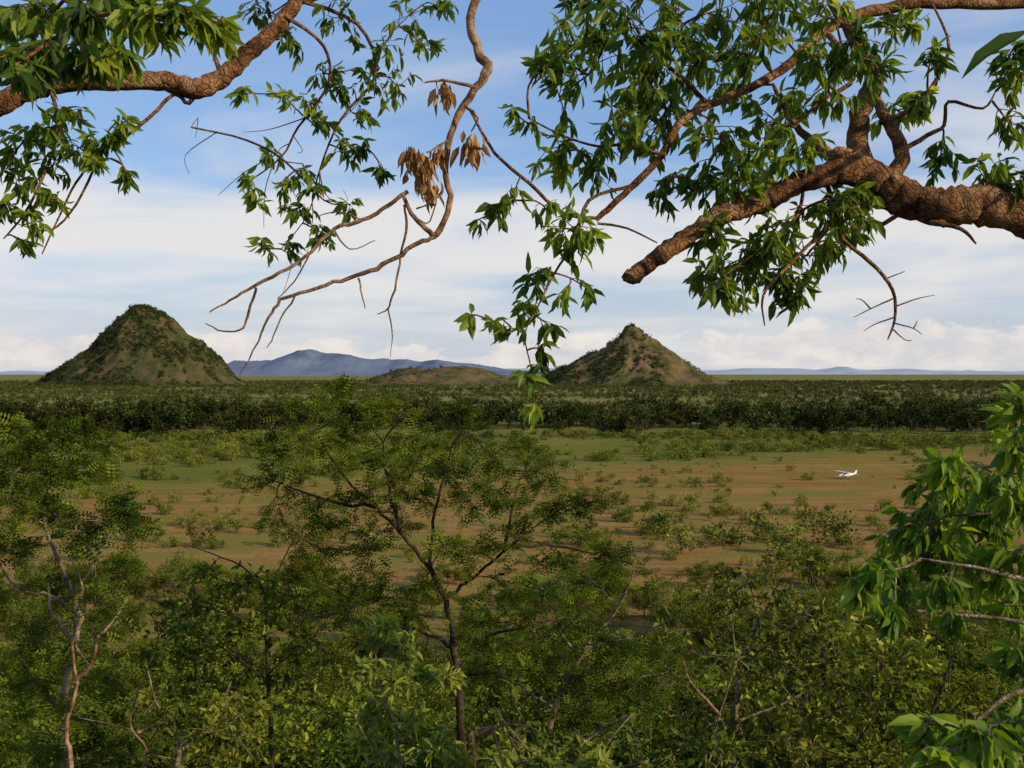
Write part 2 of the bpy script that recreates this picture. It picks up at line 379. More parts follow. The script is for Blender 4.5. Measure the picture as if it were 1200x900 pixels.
# riverine tree line
e=empty('riverine_trees')
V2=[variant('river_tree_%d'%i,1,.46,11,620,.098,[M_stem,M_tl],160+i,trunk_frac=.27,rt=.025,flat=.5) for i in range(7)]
x,y=wedge(1650,620,980,.60,40)
pxx=600+x/y*F
front=np.where(pxx<340,680,np.where(pxx<470,800,np.where(pxx<700,770,725)))+60*vn(x,y*0,.02)
back=np.where(pxx<340,900,950)+30*vn(x,y*0,.013,2.)
keep=(y>front)&(y<back)&(vn(x,y,.02,9.)>-.15)
x=x[keep];y=y[keep];s=(8+18*rng.beta(1.5,1.7,len(x)))*np.where(pxx[keep]<340,1.12,.98)
X2=[(612-600)/F*690,(655-600)/F*700,(248-600)/F*650,(200-600)/F*668,(745-600)/F*700];Y2=[690,700,650,668,700];S2=[22,12,10,22,13]
scatter(e,'river',V2,np.stack([np.r_[x,X2],np.r_[y,Y2],np.zeros(len(x)+5)],-1),np.r_[s,S2])

# shrubs over field margins and grassland
e=empty('field_shrubs')
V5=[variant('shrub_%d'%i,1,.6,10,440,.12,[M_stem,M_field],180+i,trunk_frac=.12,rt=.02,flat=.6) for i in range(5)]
x,y=wedge(8500,170,720,.60,25)
top=465+.45*x;bot=175+.18*x
inside=(y<top+10)&(y>bot+10)
nz=vn(x,y,.012,4.)+.5*vn(x,y,.04,6.)
pk=np.where(inside,.15+.6*np.clip(nz-.05,0,1),np.clip(.5+nz*1.0,.05,1))
pk=np.where(inside&(x>0)&(y<330),pk+.22,pk)
pxx=600+x/y*F
pk=np.where((pxx>500)&(pxx<720)&(y>560)&(y<690),pk*.25,pk)
pk=np.where((pxx>860)&(pxx<1060)&(y>340)&(y<560),pk*.15,pk)
keep=rng.uniform(0,1,len(x))<pk
x=x[keep];y=y[keep];inside=inside[keep];s=(1.2+5.5*rng.beta(1.2,2.2,len(x)))*np.where(inside,.8,1.15)
A=[(770,628,7.5),(735,612,5.5),(855,640,8.5),(895,632,8),(985,640,9.5),(950,622,7.5),(1040,600,5),(1120,600,7),(235,640,6.5),(180,592,4),(205,590,4),(330,640,6),(845,585,3.5),(720,588,3),(670,640,7),(1150,560,5),(70,600,8),(20,590,8),(120,640,7),(800,650,7),(925,650,8)]
ax=[];ay=[];asz=[]
for px,py,h in A:
    d=CAMZ*F/(py-437);ax.append((px-600)/F*d);ay.append(d);asz.append(h)
x=np.r_[x,ax];y=np.r_[y,ay];s=np.r_[s,asz]
scatter(e,'shrub',V5,np.stack([x,y,ground_z(x,y)],-1),s)

# slope trees
e=empty('slope_trees')
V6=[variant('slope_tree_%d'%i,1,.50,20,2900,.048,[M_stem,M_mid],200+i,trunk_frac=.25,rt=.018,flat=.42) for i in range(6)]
x,y=wedge(1150,28,215,.64,12)
k=(rng.uniform(0,1,len(x))<np.where(y<70,.85,np.where(y<145,.85,.3)))
x=x[k];y=y[k];s=3.9+5*rng.beta(1.3,1.6,len(x))
scatter(e,'slope',V6,np.stack([x,y,ground_z(x,y)],-1),s)

# ------------------------------------------------------------------ hand shaped trees
class Tree:
    def __init__(s,L,W,tmpl,mode,lm=1): s.b=MB();s.sk=[];s.L=L;s.W=W;s.t=tmpl;s.mode=mode;s.lm=lm
    def limb(s,pts,rad,n=8,rough=.06,jit=.12,mat=0,sk=True,sub=4):
        q=s.b.tube(pts,rad,n,mat,rough,sub,jit)
        if sk:s.sk.append(q)
    def px(s,pts,rad,d=None,**k):
        w=[];
        for p in pts:
            w.append(P(p[0],p[1],p[2] if len(p)>2 else d))
        s.limb(w,rad,**k);return w
    def cluster(s,c,R,ntw,nl,tw=.004,scale=1.0):
        S=np.concatenate(s.sk);dd=np.linalg.norm(S-c,axis=1);src=S[np.argmin(dd)]
        dist=dd.min()
        mid=(src+c)/2+rng.normal(0,.10*dist+1e-3,3)+np.array([0,0,.08*dist])
        main=s.b.tube([src,mid,c],[tw*2.2,tw*1.6,tw*1.1],5,0,.05,3,.3)
        s.sk.append(main[len(main)//2:])
        P_=[];D_=[];N_=[]
        for i in range(ntw):
            q=norm(rng.normal(0,1,3))*(rng.uniform(.3,1)**.5)*R
            st=main[rng.integers(len(main)//2,len(main))]
            end=c+q
            m=(st+end)/2+rng.normal(0,.14,3)*R+np.array([0,0,.12*R[2]])
            tp=s.b.tube([st,m,end],[tw,tw*.7,tw*.45],3,0,0,2,0,cap=False)
            tdir=norm(end-st)
            k=rng.uniform(.15,1,nl)**.8*(len(tp)-1);k0=np.floor(k).astype(int).clip(0,len(tp)-2);fr=(k-k0)[:,None]
            pos=tp[k0]*(1-fr)+tp[k0+1]*fr
            if s.mode=='droop':
                d=tdir*.5+rng.normal(0,.5,(nl,3))+np.array([0,0,-.8]);nn=rng.normal(0,.8,(nl,3))+np.array([.3,-.3,.5])
            elif s.mode=='pinn':
                d=tdir*.5+rng.normal(0,.6,(nl,3))*np.array([1,1,.45])+np.array([0,0,.0]);nn=rng.normal(0,.45,(nl,3))+np.array([0,0,1])
            else:
                d=tdir*.5+rng.normal(0,.6,(nl,3))+np.array([0,0,.05]);nn=rng.normal(0,.6,(nl,3))+np.array([0,0,.8])
            P_.append(pos);D_.append(d);N_.append(nn)
        P_=np.concatenate(P_);D_=np.concatenate(D_);N_=np.concatenate(N_);n=len(P_)
        base=rng.uniform(.15,.8)
        tn=np.clip(base+rng.normal(0,.22,n),0,1)
        sc=rng.uniform(.5,1.2,n)*scale
        s.b.leaves(P_,D_,N_,s.L*sc,s.W*sc*rng.uniform(.8,1.2,n),s.t,s.lm,tn)

# ---- right overhanging tree
T=Tree(.088,.028,LEAF,'droop')
T.limb([(3.9,4.6,ground_z(3.9,4.6)-.3),(3.75,4.5,42.6),(3.6,4.5,44.2),(3.35,4.55,45.3),P(1290,290,4.6)],[.22,.18,.15,.13,.11],n=16,rough=.05,jit=.1)
T.px([(1290,290,4.6),(1240,268,4.55),(1195,250,4.5),(1150,240,4.45),(1105,244,4.45),(1065,236,4.5),(1035,218,4.5),(1005,198,4.5),(975,182,4.55)],[.105,.098,.090,.084,.080,.082,.080,.066,.045],n=24,rough=.10,jit=.07,sub=6)
T.px([(1010,203,4.5),(978,202,4.45),(940,212,4.4),(905,232,4.35),(872,245,4.3),(842,254,4.28),(815,272,4.25),(785,292,4.2),(760,310,4.2),(737,327,4.18)],[.062,.056,.048,.046,.040,.042,.034,.037,.033,.036],n=18,rough=.13,jit=.10,sub=6)
T.px([(1020,208,4.5),(1006,180,4.55),(1004,150,4.6),(1012,120,4.6),(1026,98,4.65),(1012,72,4.7),(996,40,4.75),(975,5,4.8),(955,-40,4.9)],[.062,.052,.046,.043,.038,.034,.030,.026,.022],n=14,rough=.09)
T.px([(1040,222,4.5),(1056,178,4.6),(1040,145,4.6),(1022,110,4.65)],[.04,.034,.028,.022],n=10)
T.px([(975,184,4.55),(950,165,4.6),(925,140,4.7),(905,100,4.8)],[.03,.02,.014,.008])
T.limb([(3.6,4.5,44.2),(3.55,4.6,46.3),P(1340,-20,4.9),P(1200,2,4.9),P(1100,5,4.85),P(1020,14,4.8),P(965,38,4.75),P(935,66,4.7),P(905,90,4.65),P(865,110,4.6),P(830,124,4.55),P(795,146,4.5),P(775,182,4.45),P(745,215,4.45),P(718,240,4.4),P(698,258,4.4)],[.11,.075,.045,.034,.03,.028,.025,.023,.022,.02,.019,.018,.017,.016,.014,.011],n=9,rough=.09)
T.px([(965,38,4.75),(1000,90,4.6),(960,120,4.5),(930,150,4.5)],[.016,.012,.009,.006])
T.px([(1105,262,4.4),(1090,262,4.35),(1125,268,4.3),(1143,286,4.3)],[.016,.012,.009,.004],n=6)
T.px([(1050,180,4.55),(1085,160,4.5),(1105,148,4.5),(1110,120,4.45),(1150,128,4.4),(1165,108,4.4)],[.014,.011,.009,.008,.006,.003],n=6)
T.px([(1030,145,4.6),(1075,122,4.6),(1110,60,4.7),(1090,5,4.8)],[.014,.01,.008,.005],n=6)
T.px([(1060,245,4.5),(1035,262,4.5),(985,275,4.5),(1020,308,4.5),(1046,340,4.5),(1048,375,4.5),(1040,398,4.5)],[.012,.011,.01,.009,.008,.006,.003],n=6)
for q in [[(1046,350),(1020,362),(1000,372)],[(1047,360),(1075,350),(1095,346)],[(1047,372),(1025,380),(1012,388)],[(1046,378),(1070,385),(1080,392)],[(1035,328),(1060,318)],[(1045,385),(1060,398),(1068,399)],[(1020,362),(1010,352),(1003,350)],[(1070,385),(1075,376)]]:
    T.px(q,[.004,.0025,.0015],4.5,n=4,sk=False)
T.px([(968,215,4.5),(975,255,4.5),(945,290,4.45),(905,330,4.4),(893,352,4.4),(896,382,4.4)],[.012,.01,.009,.007,.006,.003],n=6)
T.px([(940,212,4.4),(935,250,4.4),(900,285,4.35),(860,315,4.3),(815,345,4.3)],[.01,.008,.006,.005,.003],n=6)
T.px([(775,182,4.45),(735,170,4.4),(700,172,4.4),(660,160,4.35),(620,140,4.35)],[.009,.008,.006,.005,.003],n=6)
T.px([(700,256,4.4),(660,250,4.35),(620,215,4.35),(580,180,4.3),(550,128,4.3)],[.009,.008,.008,.007,.006],n=6)
T.px([(740,218,4.4),(690,235,4.3),(675,280,4.25),(650,320,4.2),(630,360,4.2),(615,392,4.2),(622,430,4.2),(625,468,4.2)],[.009,.008,.006,.005,.004,.003,.003,.0015],n=6)
T.px([(830,124,4.55),(790,85,4.5),(740,50,4.5),(700,10,4.5)],[.011,.009,.007,.004],n=6)
T.px([(700,262,4.4),(735,268,4.4),(770,285,4.4)],[.007,.005,.003],n=5)
CL=[(690,15,38),(740,25,42),(800,30,42),(860,30,42),(920,15,35),(700,75,42),(755,88,42),(815,78,38),(880,65,30),(655,115,32),(720,145,34),(650,185,30),(700,195,28),(930,120,30),(970,95,30),(890,150,34),(845,165,32),(930,175,32),(870,195,28),(1000,50,30),(1055,38,28),(1050,130,24),
 (960,245,30),(905,268,26),(945,300,30),(870,312,26),(822,322,24),(850,345,20),(985,285,22),(1000,248,22),(912,330,22),(1192,95,26),(1188,155,20),(1165,200,22),(1195,215,18),(1100,190,16),(1080,120,16),(680,262,20),(1185,60,14),(780,130,30),(820,215,22),(780,230,18),(850,230,18),(740,105,30),(1030,85,22),(960,20,26),(1090,70,15),(890,290,24),(1010,235,18),(770,55,34),(670,50,30),(640,80,22),(900,35,30),(840,100,30),(760,165,24),(950,70,26),(890,215,24),(835,280,20),(935,345,16)]
for px,py,r in CL:
    d=rng.uniform(4.1,5.0);R=r*1.3*d/F
    T.cluster(P(px,py,d),np.array([R,R*1.2,R]),int(5+r*.24),8,tw=.003)
for px,py,r in [(600,235,18),(580,252,15),(640,245,18),(640,318,18),(670,298,18),(690,340,12),(618,360,17),(600,385,12),(580,378,9),(642,380,11),(632,410,9),(636,430,8),(616,442,8),(627,474,7),(660,345,10),(560,258,6),(625,330,12),(655,275,14),(620,150,14),(602,130,9),(548,372,5)]:
    d=4.2;R=r*1.2*d/F
    T.cluster(P(px,py,d),np.array([R,R,R]),int(2+r*.16),6,tw=.0022)
T.limb([P(1340,-20,4.9),P(1400,-10,3.4),P(1300,20,2.2),P(1205,38,1.9)],[.02,.012,.006,.002],n=6)
T.b.leaves([P(1206,36,1.9)],[P(1120,82,1.9)-P(1206,36,1.9)],[(.25,-.5,1)],.155,.05,LEAF,1,np.array([.2]))
T.b.build('overhanging_tree',[M_bark,M_lf])

# ---- left overhanging tree (with the bare dead branch)
T=Tree(.084,.027,LEAF,'droop')
T.limb([(-3.9,4.0,ground_z(-3.9,4.0)-.3),(-3.6,4.0,43),(-3.3,4.0,45),P(-180,180,4.1),P(-60,140,4.0),P(0,124,4.0),P(35,107,4.0),P(85,98,4.0),P(140,97,4.0),P(195,98,4.05),P(232,106,4.05),P(262,92,4.1),P(290,66,4.15),P(318,40,4.2),P(345,8,4.25),P(370,-35,4.3)],[.2,.16,.12,.085,.05,.043,.040,.036,.034,.040,.042,.038,.034,.034,.030,.028],n=16,rough=.11,jit=.10,sub=6)
T.limb([(-3.3,4.0,45),(-2.9,4.0,46.8),P(-60,-60,3.9),P(60,-25,3.8),P(180,-35,3.9),P(300,-60,4.1)],[.09,.06,.03,.022,.018,.012],n=8)
T.px([(232,106,4.05),(222,122,4.05),(205,112,4.05),(180,135,4.0),(150,160,4.0),(115,185,4.0),(90,215,4.0),(70,255,4.0),(50,298,4.0)],[.010,.009,.008,.008,.007,.006,.005,.004,.003],n=6)
T.px([(60,100,4.0),(70,150,3.95),(55,200,3.95),(30,250,3.95),(5,280,3.95)],[.01,.008,.006,.005,.003],n=6)
T.px([(115,190,4.0),(90,240,4.0),(60,270,4.0),(20,262,4.0)],[.006,.005,.004,.002],n=5)
T.px([(262,92,4.1),(250,60,4.2),(235,20,4.2)],[.014,.01,.007],n=6)
T.px([(335,20,4.2),(380,55,4.3),(385,100,4.35),(350,150,4.4),(330,185,4.4),(290,215,4.4)],[.009,.007,.006,.005,.004,.003],n=6)
T.px([(345,0,4.3),(420,30,4.4),(440,90,4.4),(400,140,4.4),(375,200,4.4),(362,250,4.4),(330,292,4.4)],[.010,.008,.007,.006,.004,.003,.002],n=6)
T.px([(225,150,4.4),(290,165,4.4),(335,190,4.4),(380,235,4.4),(410,240,4.4)],[.004,.005,.005,.004,.002],n=5)
for k in range(16):
    S_=np.concatenate(T.sk[-3:]);a=S_[rng.integers(0,len(S_))];b=a+np.array([rng.uniform(-.3,.2),rng.uniform(-.1,.1),rng.uniform(-.28,.05)])
    T.limb([a,(a+b)/2+rng.normal(0,.03,3),b],[.003,.002,.001],n=4,sk=False)
T.px([(345,0,4.3),(450,-30,4.4),(520,-30,4.4),(562,-15,4.35),(550,25,4.3),(556,55,4.3),(572,82,4.28),(558,104,4.25),(540,130,4.25),(527,160,4.2),(522,200,4.2),(526,240,4.2),(512,276,4.18),(500,268,4.15),(482,250,4.15),(472,226,4.15)],[.032,.03,.026,.021,.019,.019,.020,.017,.016,.014,.014,.013,.013,.011,.009,.008],n=10,rough=.13,mat=2,jit=.25)
def dead(p,r,d=4.15,n=6):T.px(p,r,d,n=n,rough=.12,jit=.45,mat=2,sk=False)
dead([(478,225),(455,242),(425,258),(392,270),(365,295),(338,315),(300,335),(270,352),(246,366)],[.009,.009,.009,.009,.008,.008,.007,.005,.003],n=7)
dead([(512,276),(495,283),(470,298),(440,315),(410,326),(372,338),(335,350),(318,366),(302,400),(280,442)],[.008,.010,.010,.010,.009,.008,.007,.006,.004,.002],n=7)
dead([(300,337),(292,365),(285,385),(262,388),(241,379)],[.006,.006,.005,.004,.002])
dead([(474,240),(476,262),(470,300),(462,340),(455,362),(442,368)],[.006,.006,.005,.005,.004,.002])
dead([(455,362),(460,395),(457,420)],[.004,.003,.001])
dead([(420,326),(424,345),(428,362)],[.005,.004,.002]);dead([(392,270),(410,292),(440,282)],[.005,.003,.002]);dead([(425,258),(395,248),(370,255)],[.004,.003,.002])
dead([(350,343),(330,372),(318,400),(312,408)],[.005,.004,.003,.001]);dead([(488,245),(510,240),(500,262),(482,250)],[.004,.004,.003,.003])
dead([(365,295),(345,330),(325,350)],[.004,.003,.002]);dead([(558,104),(520,96),(498,98)],[.008,.006,.003]);dead([(545,125),(560,140),(552,155)],[.007,.005,.003]);dead([(525,165),(510,175),(500,180)],[.006,.005,.003])
for px,py,r,n in [(492,200,24,60),(505,225,16,26),(520,108,15,28),(552,172,16,38),(480,180,12,20),(512,180,12,16)]:
    c=P(px,py,4.15);R=r*4.15/F;q=norm(rng.normal(0,1,(n,3)))*rng.uniform(.2,1,(n,1))*R;q[:,2]+=R*.3
    T.b.leaves(c+q,rng.normal(0,.32,(n,3))+np.array([0,0,-1]),rng.normal(0,1,(n,3))+np.array([0,-.3,0]),.085*rng.uniform(.5,1.2,n),.028*rng.uniform(.4,1.1,n),LEAF,3,rng.uniform(0,1,n))
for px,py,r in [(15,30,34),(60,25,36),(110,18,34),(130,55,30),(60,70,26),(175,25,28),(215,15,24),(255,28,20),(15,80,24),(100,72,22),(160,5,24)]:
    d=rng.uniform(3.0,3.8);R=r*1.15*d/F;T.cluster(P(px,py,d),np.array([R,R,R*.8]),int(4+r*.2),9,scale=1.15)
for px,py,r in [(30,165,22),(62,150,20),(20,220,24),(60,200,24),(92,172,20),(142,150,16),(42,258,16),(14,188,18),(150,205,7),(60,235,16),(110,195,12),(85,130,18),(130,170,14),(0,245,14),(25,285,9)]:
    d=3.95;R=r*1.25*d/F;T.cluster(P(px,py,d),np.array([R,R,R]),int(4+r*.2),8,tw=.0022,scale=.78)
for px,py,r in [(300,15,20),(345,48,20),(400,28,28),(450,55,24),(430,98,20),(470,108,20),(380,88,18),(330,110,12),(480,20,24),(400,180,16),(350,200,16),(288,215,15),(320,178,12),(430,170,12),(370,150,17),(350,250,18),(382,275,16),(310,292,12),(300,240,9),(410,240,12),(342,290,9),(500,60,14),(520,15,14),(420,135,16),(360,120,12),(280,110,8),(445,205,9),(365,225,12),(330,225,12),(395,110,14)]:
    d=4.4;R=r*1.3*d/F;T.cluster(P(px,py,d),np.array([R,R,R]),int(3+r*.2),7,tw=.002,scale=.78)
T.b.build('overhanging_tree',[M_bark,M_lf,M_dead,M_deadlf])

# ---- foreground trees on the slope
def ell(cx,cy,rx,ry,n):
    o=[]
    for i in range(n):
        a=rng.uniform(0,2*np.pi);r=math.sqrt(rng.uniform(0,1));o.append((cx+rx*r*math.cos(a),cy+ry*r*math.sin(a)))
    return o
def base_pts(px,d,py_top):
    p=P(px,py_top,d);g=float(ground_z(p[0],d));return [np.array([p[0]+.05*d*.1,d,g-.4]),np.array([p[0],d,(g+p[2])/2])]
def slope_tree(name,d,trunkpx,r0,limbs,cls,L,W,tm,mode,mats,ntw=9,nl=7,rp=34,dd=1.0,tw=.006):
    T=Tree(L,W,tm,mode)
    w=[P(a,b,d) for a,b in trunkpx]
    T.limb(base_pts(trunkpx[0][0],d,trunkpx[0][1])+w,np.linspace(r0*1.3,r0*.55,len(w)+2),n=10,rough=.06,jit=.3)
    for lm in limbs:
        T.limb([P(a,b,d+(i/(len(lm)))*rng.uniform(-dd,dd)) for i,(a,b) in enumerate(lm)],np.linspace(r0*.5,r0*.14,len(lm)),n=7,rough=.06,jit=.5)
    for c in cls:
        px,py=c[:2];r=(c[2] if len(c)>2 else rp)*rng.uniform(.75,1.2);q=d+rng.uniform(-dd,dd)*1.1;R=r*q/F
        T.cluster(P(px,py,q),np.array([R*1.15,R*1.15,R*.68]),ntw,nl,tw=tw)
    return T.b.build(name,mats)
slope_tree('feathery_tree',13,[(540,880),(536,800),(532,750),(522,705),(500,662)],.055,
  [[(500,662),(470,625),(440,595),(405,560),(375,515),(360,480)],[(524,700),(548,682),(590,648),(630,615),(670,590)],[(505,670),(508,610),(520,560),(530,520)],
   [(440,595),(400,590),(350,575),(310,560)],[(470,625),(455,570),(450,520),(470,490)],[(590,648),(600,600),(610,560)],[(532,750),(580,742),(620,735),(680,720)],[(532,760),(490,740),(440,735),(400,720)],[(600,640),(650,640),(700,650)]],
  [(380,470,24),(352,498),(322,528),(420,500),(462,492),(500,520),(545,512),(440,540),(395,545),(350,555),(310,570),(480,560),(530,560),(580,540),(620,552),(655,575),(690,590,26),(600,590),(560,600),(640,610),(420,590),(370,600),(330,610),(460,610),(690,640),(720,655,26),(650,660),(590,690),(380,650),(420,680),(460,700),(620,720),(680,710),(400,730),(360,700),(520,640),(560,730),(480,740),(400,455,16),(540,480,18),(620,525,20),(500,590),(550,650),(430,640),(500,700),(560,790),(480,790),(600,760),(520,820),(640,780),(440,480,22),(350,530),(400,520),(460,570),(510,540),(560,570),(380,625),(600,640)],
  .145,.125,PINN,'pinn',[M_barkdark,M_pin],13,9,38,1.0,.0045)
slope_tree('feathery_tree',9,[(66,900),(72,840),(80,780),(92,725),(78,680)],.04,
  [[(78,680),(60,640),(50,590),(70,540),(100,510)],[(92,725),(60,700),(20,690),(-10,650)],[(80,700),(110,660),(130,620),(150,600)],[(72,840),(40,800),(10,760)],[(84,770),(120,740),(150,700)]],
  [(100,500,22),(60,510,26),(130,520,20),(30,530),(80,555),(10,560),(120,580),(50,595),(0,610),(150,625,24),(90,630),(30,650),(140,670,26),(60,690),(0,700),(110,710),(40,745),(150,720,24),(-10,770),(90,770),(30,800),(130,800),(0,850),(80,850),(160,860),(40,890),(120,900),(15,500,20),(70,610),(20,580),(100,670),(15,640),(70,720),(110,750),(60,820),(50,550),(100,540),(10,530),(140,600,24)],
  .11,.095,PINN,'pinn',[M_barkgrey,M_pin],14,10,38,.9,.003)
slope_tree('thin_tree',16,[(318,890),(314,820),(312,750),(313,690)],.04,
  [[(313,700),(290,670),(250,650),(220,640)],[(313,700),(330,660),(345,630)],[(314,800),(260,760),(210,740)],[(314,790),(360,750),(390,730)],[(313,750),(270,720),(230,700)]],
  ell(265,755,105,95,34)+ell(350,800,70,80,14),.13,.06,LEAF,'bush',[M_barkdark,M_mid],8,10,34,1.5,.005)
slope_tree('feathery_tree',17,[(640,900),(650,830),(680,770),(720,720)],.055,
  [[(720,720),(740,680),(745,640)],[(680,770),(650,730),(640,690)],[(690,760),(760,740),(820,700)],[(660,820),(720,800),(780,790)],[(650,830),(600,800),(570,780)]],
  ell(690,770,125,110,48),.19,.16,PINN,'pinn',[M_barkgrey,M_pin],10,8,36,1.6,.005)
slope_tree('leafy_tree',22,[(860,930),(862,850),(870,780),(890,730)],.07,
  [[(890,730),(880,690),(870,670)],[(870,780),(920,740),(960,700)],[(865,800),(820,760),(790,720)],[(862,850),(930,820),(990,790)],[(862,850),(800,840),(760,820)]],
  ell(880,795,130,110,52)+[(850,670,22),(950,665,22),(910,660,20)],.16,.08,LEAF,'bush',[M_barkgrey,M_mid],9,10,36,2,.007)
slope_tree('leafy_bush',19,[(1080,950),(1085,880),(1100,820)],.06,
  [[(1085,880),(1040,820),(1020,780)],[(1100,820),(1120,760),(1110,720)]],
  ell(1090,825,120,105,34),.16,.075,LEAF,'bush',[M_barkdark,M_mid],8,10,36,2,.007)
slope_tree('leafy_bush',11,[(200,960),(205,900),(210,860)],.04,
  [[(210,860),(180,820),(170,780)],[(205,880),(250,840),(270,800)]],
  ell(220,870,90,60,16),.11,.045,LEAF,'bush',[M_barkgrey,M_mid],8,10,34,1,.004)
slope_tree('leafy_bush',10,[(620,990),(630,940),(640,900)],.04,
  [[(640,900),(600,860),(580,830)],[(640,910),(700,860),(740,840)],[(640,920),(780,890),(840,870)]],
  ell(720,885,150,32,20),.10,.042,LEAF,'bush',[M_barkgrey,M_mid],8,10,30,1,.004)
slope_tree('pale_shrub',7,[(470,960),(468,900),(462,850)],.016,
  [[(462,850),(445,800),(440,760)],[(466,870),(490,820),(480,780)],[(468,900),(510,870),(530,840)],[(468,910),(430,870),(415,840)]],
  [(440,750,20),(475,765,20),(425,790,20),(462,800,22),(500,790,18),(440,840,22),(485,845,22),(420,870,20),(460,885,22),(505,880,18),(450,735,12),(540,895,18),(590,900,18),(640,895,16),(700,895,16),(530,800,10)],
  .095,.034,LEAF,'bush',[M_barkgrey,M_lf_yl],11,11,22,.4,.002)
# dry arching branches among the foliage
def dry(d,paths,r):
    T=Tree(.1,.04,LEAF,'droop')
    for k,p in enumerate(paths):
        w=[P(a,b,d) for a,b in p]
        if k==0:
            g=float(ground_z(w[0][0],d));w=[np.array([w[0][0],d,g-.2])]+w
        T.limb(w,np.linspace(r,r*.2,len(w)),n=6,jit=.5)
    T.b.build('dry_branch',[M_dead])
dry(6.5,[[(556,900),(550,868),(570,855),(595,866),(612,895),(640,940)],[(560,862),(600,850),(640,862)],[(575,858),(585,880),(590,905)]],.015)
dry(7.5,[[(80,930),(75,860),(88,800),(84,740),(96,690),(80,650)],[(84,750),(60,720),(55,680)],[(86,800),(110,770),(105,730)]],.022)
dry(8.0,[[(165,940),(170,880),(150,850),(165,800),(178,770)],[(160,860),(190,850),(210,870)]],.014)
dry(12,[[(830,950),(835,880),(850,820),(870,760)],[(845,840),(810,800),(800,770)]],.025)
# bright tree at right edge
T=Tree(.092,.034,LEAF,'droop')
g=float(ground_z(2.35,3.3));T.limb([(2.35,3.3,g-.3),(2.2,3.3,42.5),P(1290,820,3.3),P(1260,700,3.3),P(1225,590,3.3),P(1200,520,3.3),P(1185,480,3.3)],[.05,.045,.035,.028,.018,.011,.004],n=9)
T.px([(1260,700,3.3),(1200,680,3.2),(1140,665,3.2),(1080,655,3.2)],[.011,.008,.006,.003]);T.px([(1225,590,3.3),(1170,600,3.3),(1110,605,3.3)],[.009,.007,.003])
T.px([(1290,820,3.3),(1200,810,3.2),(1140,850,3.1),(1090,870,3.0)],[.011,.008,.006,.003]);T.px([(1280,760,3.3),(1200,730,3.3),(1110,720,3.3),(1060,715,3.3)],[.009,.007,.005,.003])
for px,py,r in [(1190,490,18),(1165,555,20),(1195,530,20),(1110,550,18),(1090,580,20),(1130,595,26),(1175,610,28),(1070,615,24),(1110,635,28),(1040,640,20),(1150,655,28),(1195,650,28),(1020,675,18),(1060,690,22),(1005,690,12),(1110,690,22),(1155,700,20),(1195,710,22),(1045,720,10),(1195,765,14),(1200,590,24),(1120,725,9),(1192,465,8),(1090,655,22),(1180,580,22),(1140,570,18),(1175,680,22),(1130,620,22)]:
    d=rng.uniform(2.9,3.9);R=r*1.15*d/F;T.cluster(P(px,py,d),np.array([R,R*1.3,R]),int(5+r*.2),8,tw=.002,scale=.9)
for px,py,r in [(1110,850,22),(1150,862,22),(1185,850,22),(1190,890,22),(1085,850,12),(1150,895,20),(1110,885,16)]:
    d=rng.uniform(2.5,2.9);R=r*d/F;T.cluster(P(px,py,d),np.array([R,R,R*.6]),5,8,tw=.002,scale=1.05)
T.b.build('broadleaf_sapling',[M_barkgrey,M_lf_br])

# ------------------------------------------------------------------ light aircraft
M_white=plain('white_paint',(.8,.8,.8),.35);M_glass=plain('cabin_glass',(.03,.035,.04),.1);M_rub=plain('tyre_rubber',(.03,.03,.03),.8);M_grey=plain('bare_metal',(.35,.35,.35),.4,.8)
ac=empty('light_aircraft')
def loft(secs,name,mat,n=16):
    b=MB();rs=[]
    for (x,y,z,ry,rz) in secs:
        a=np.linspace(0,2*np.pi,n,endpoint=False);sx=np.sign(np.cos(a))*np.abs(np.cos(a))**.8;sz=np.sign(np.sin(a))*np.abs(np.sin(a))**.8
        rs.append(np.stack([np.full(n,x),y+sx*ry,z+sz*rz],-1))
    V=np.concatenate(rs);m=len(secs);i=np.arange(m-1)[:,None]*n;j=np.arange(n)[None,:];j2=(j+1)%n
    b.add(V,np.stack([i+j,i+n+j,i+n+j2,i+j2],-1).reshape(-1,4),0)
    return b.build(name,[mat],ac)
loft([(-4.0,0,1.25,.08,.08),(-3.9,0,1.25,.3,.28),(-3.2,0,1.28,.48,.42),(-2.3,0,1.35,.55,.5),(-1.9,0,1.5,.58,.65),(-1.2,0,1.62,.6,.8),(.3,0,1.62,.6,.8),(1.2,0,1.55,.5,.62),(2.5,0,1.55,.3,.38),(4.0,0,1.62,.12,.2),(4.3,0,1.65,.04,.1)],'fuselage',M_white)
loft([(-2.06,0,1.9,.35,.12),(-1.9,0,1.86,.585,.24),(-1.2,0,1.95,.605,.3),(.3,0,1.95,.605,.28),(.9,0,1.85,.5,.2),(1.0,0,1.85,.3,.1)],'cabin_windows',M_glass)
def wing(name,x0,c0,c1,span,z0,z1,th,mat,ox=0):
    b=MB();sec=[(-.0,0),(.1,.7),(.35,1),(.7,.6),(1,0),(.7,-.2),(.35,-.4),(.1,-.4)]
    V=[];ys=[-span,-span*.5,0,span*.5,span]
    for yy in ys:
        f=abs(yy)/span;c=c0+(c1-c0)*max(0,(f-.3)/.7);z=z0+(z1-z0)*f
        V+=[(x0+ox*f+u*c,yy,z+w*th*(1-.3*f)) for u,w in sec]
    n=8;Fa=[(i*n+j,i*n+(j+1)%n,(i+1)*n+(j+1)%n,(i+1)*n+j) for i in range(4) for j in range(n)]
    b.add(V,Fa,0);
    b.add(V[:8],[(0,1,2,3),(0,3,4,5),(0,5,6,7)],0);b.add(V[-8:],[(0,3,2,1),(0,5,4,3),(0,7,6,5)],0)
    return b.build(name,[mat],ac)
wing('main_wing',-1.4,1.65,1.15,5.5,2.42,2.62,.14,M_white)
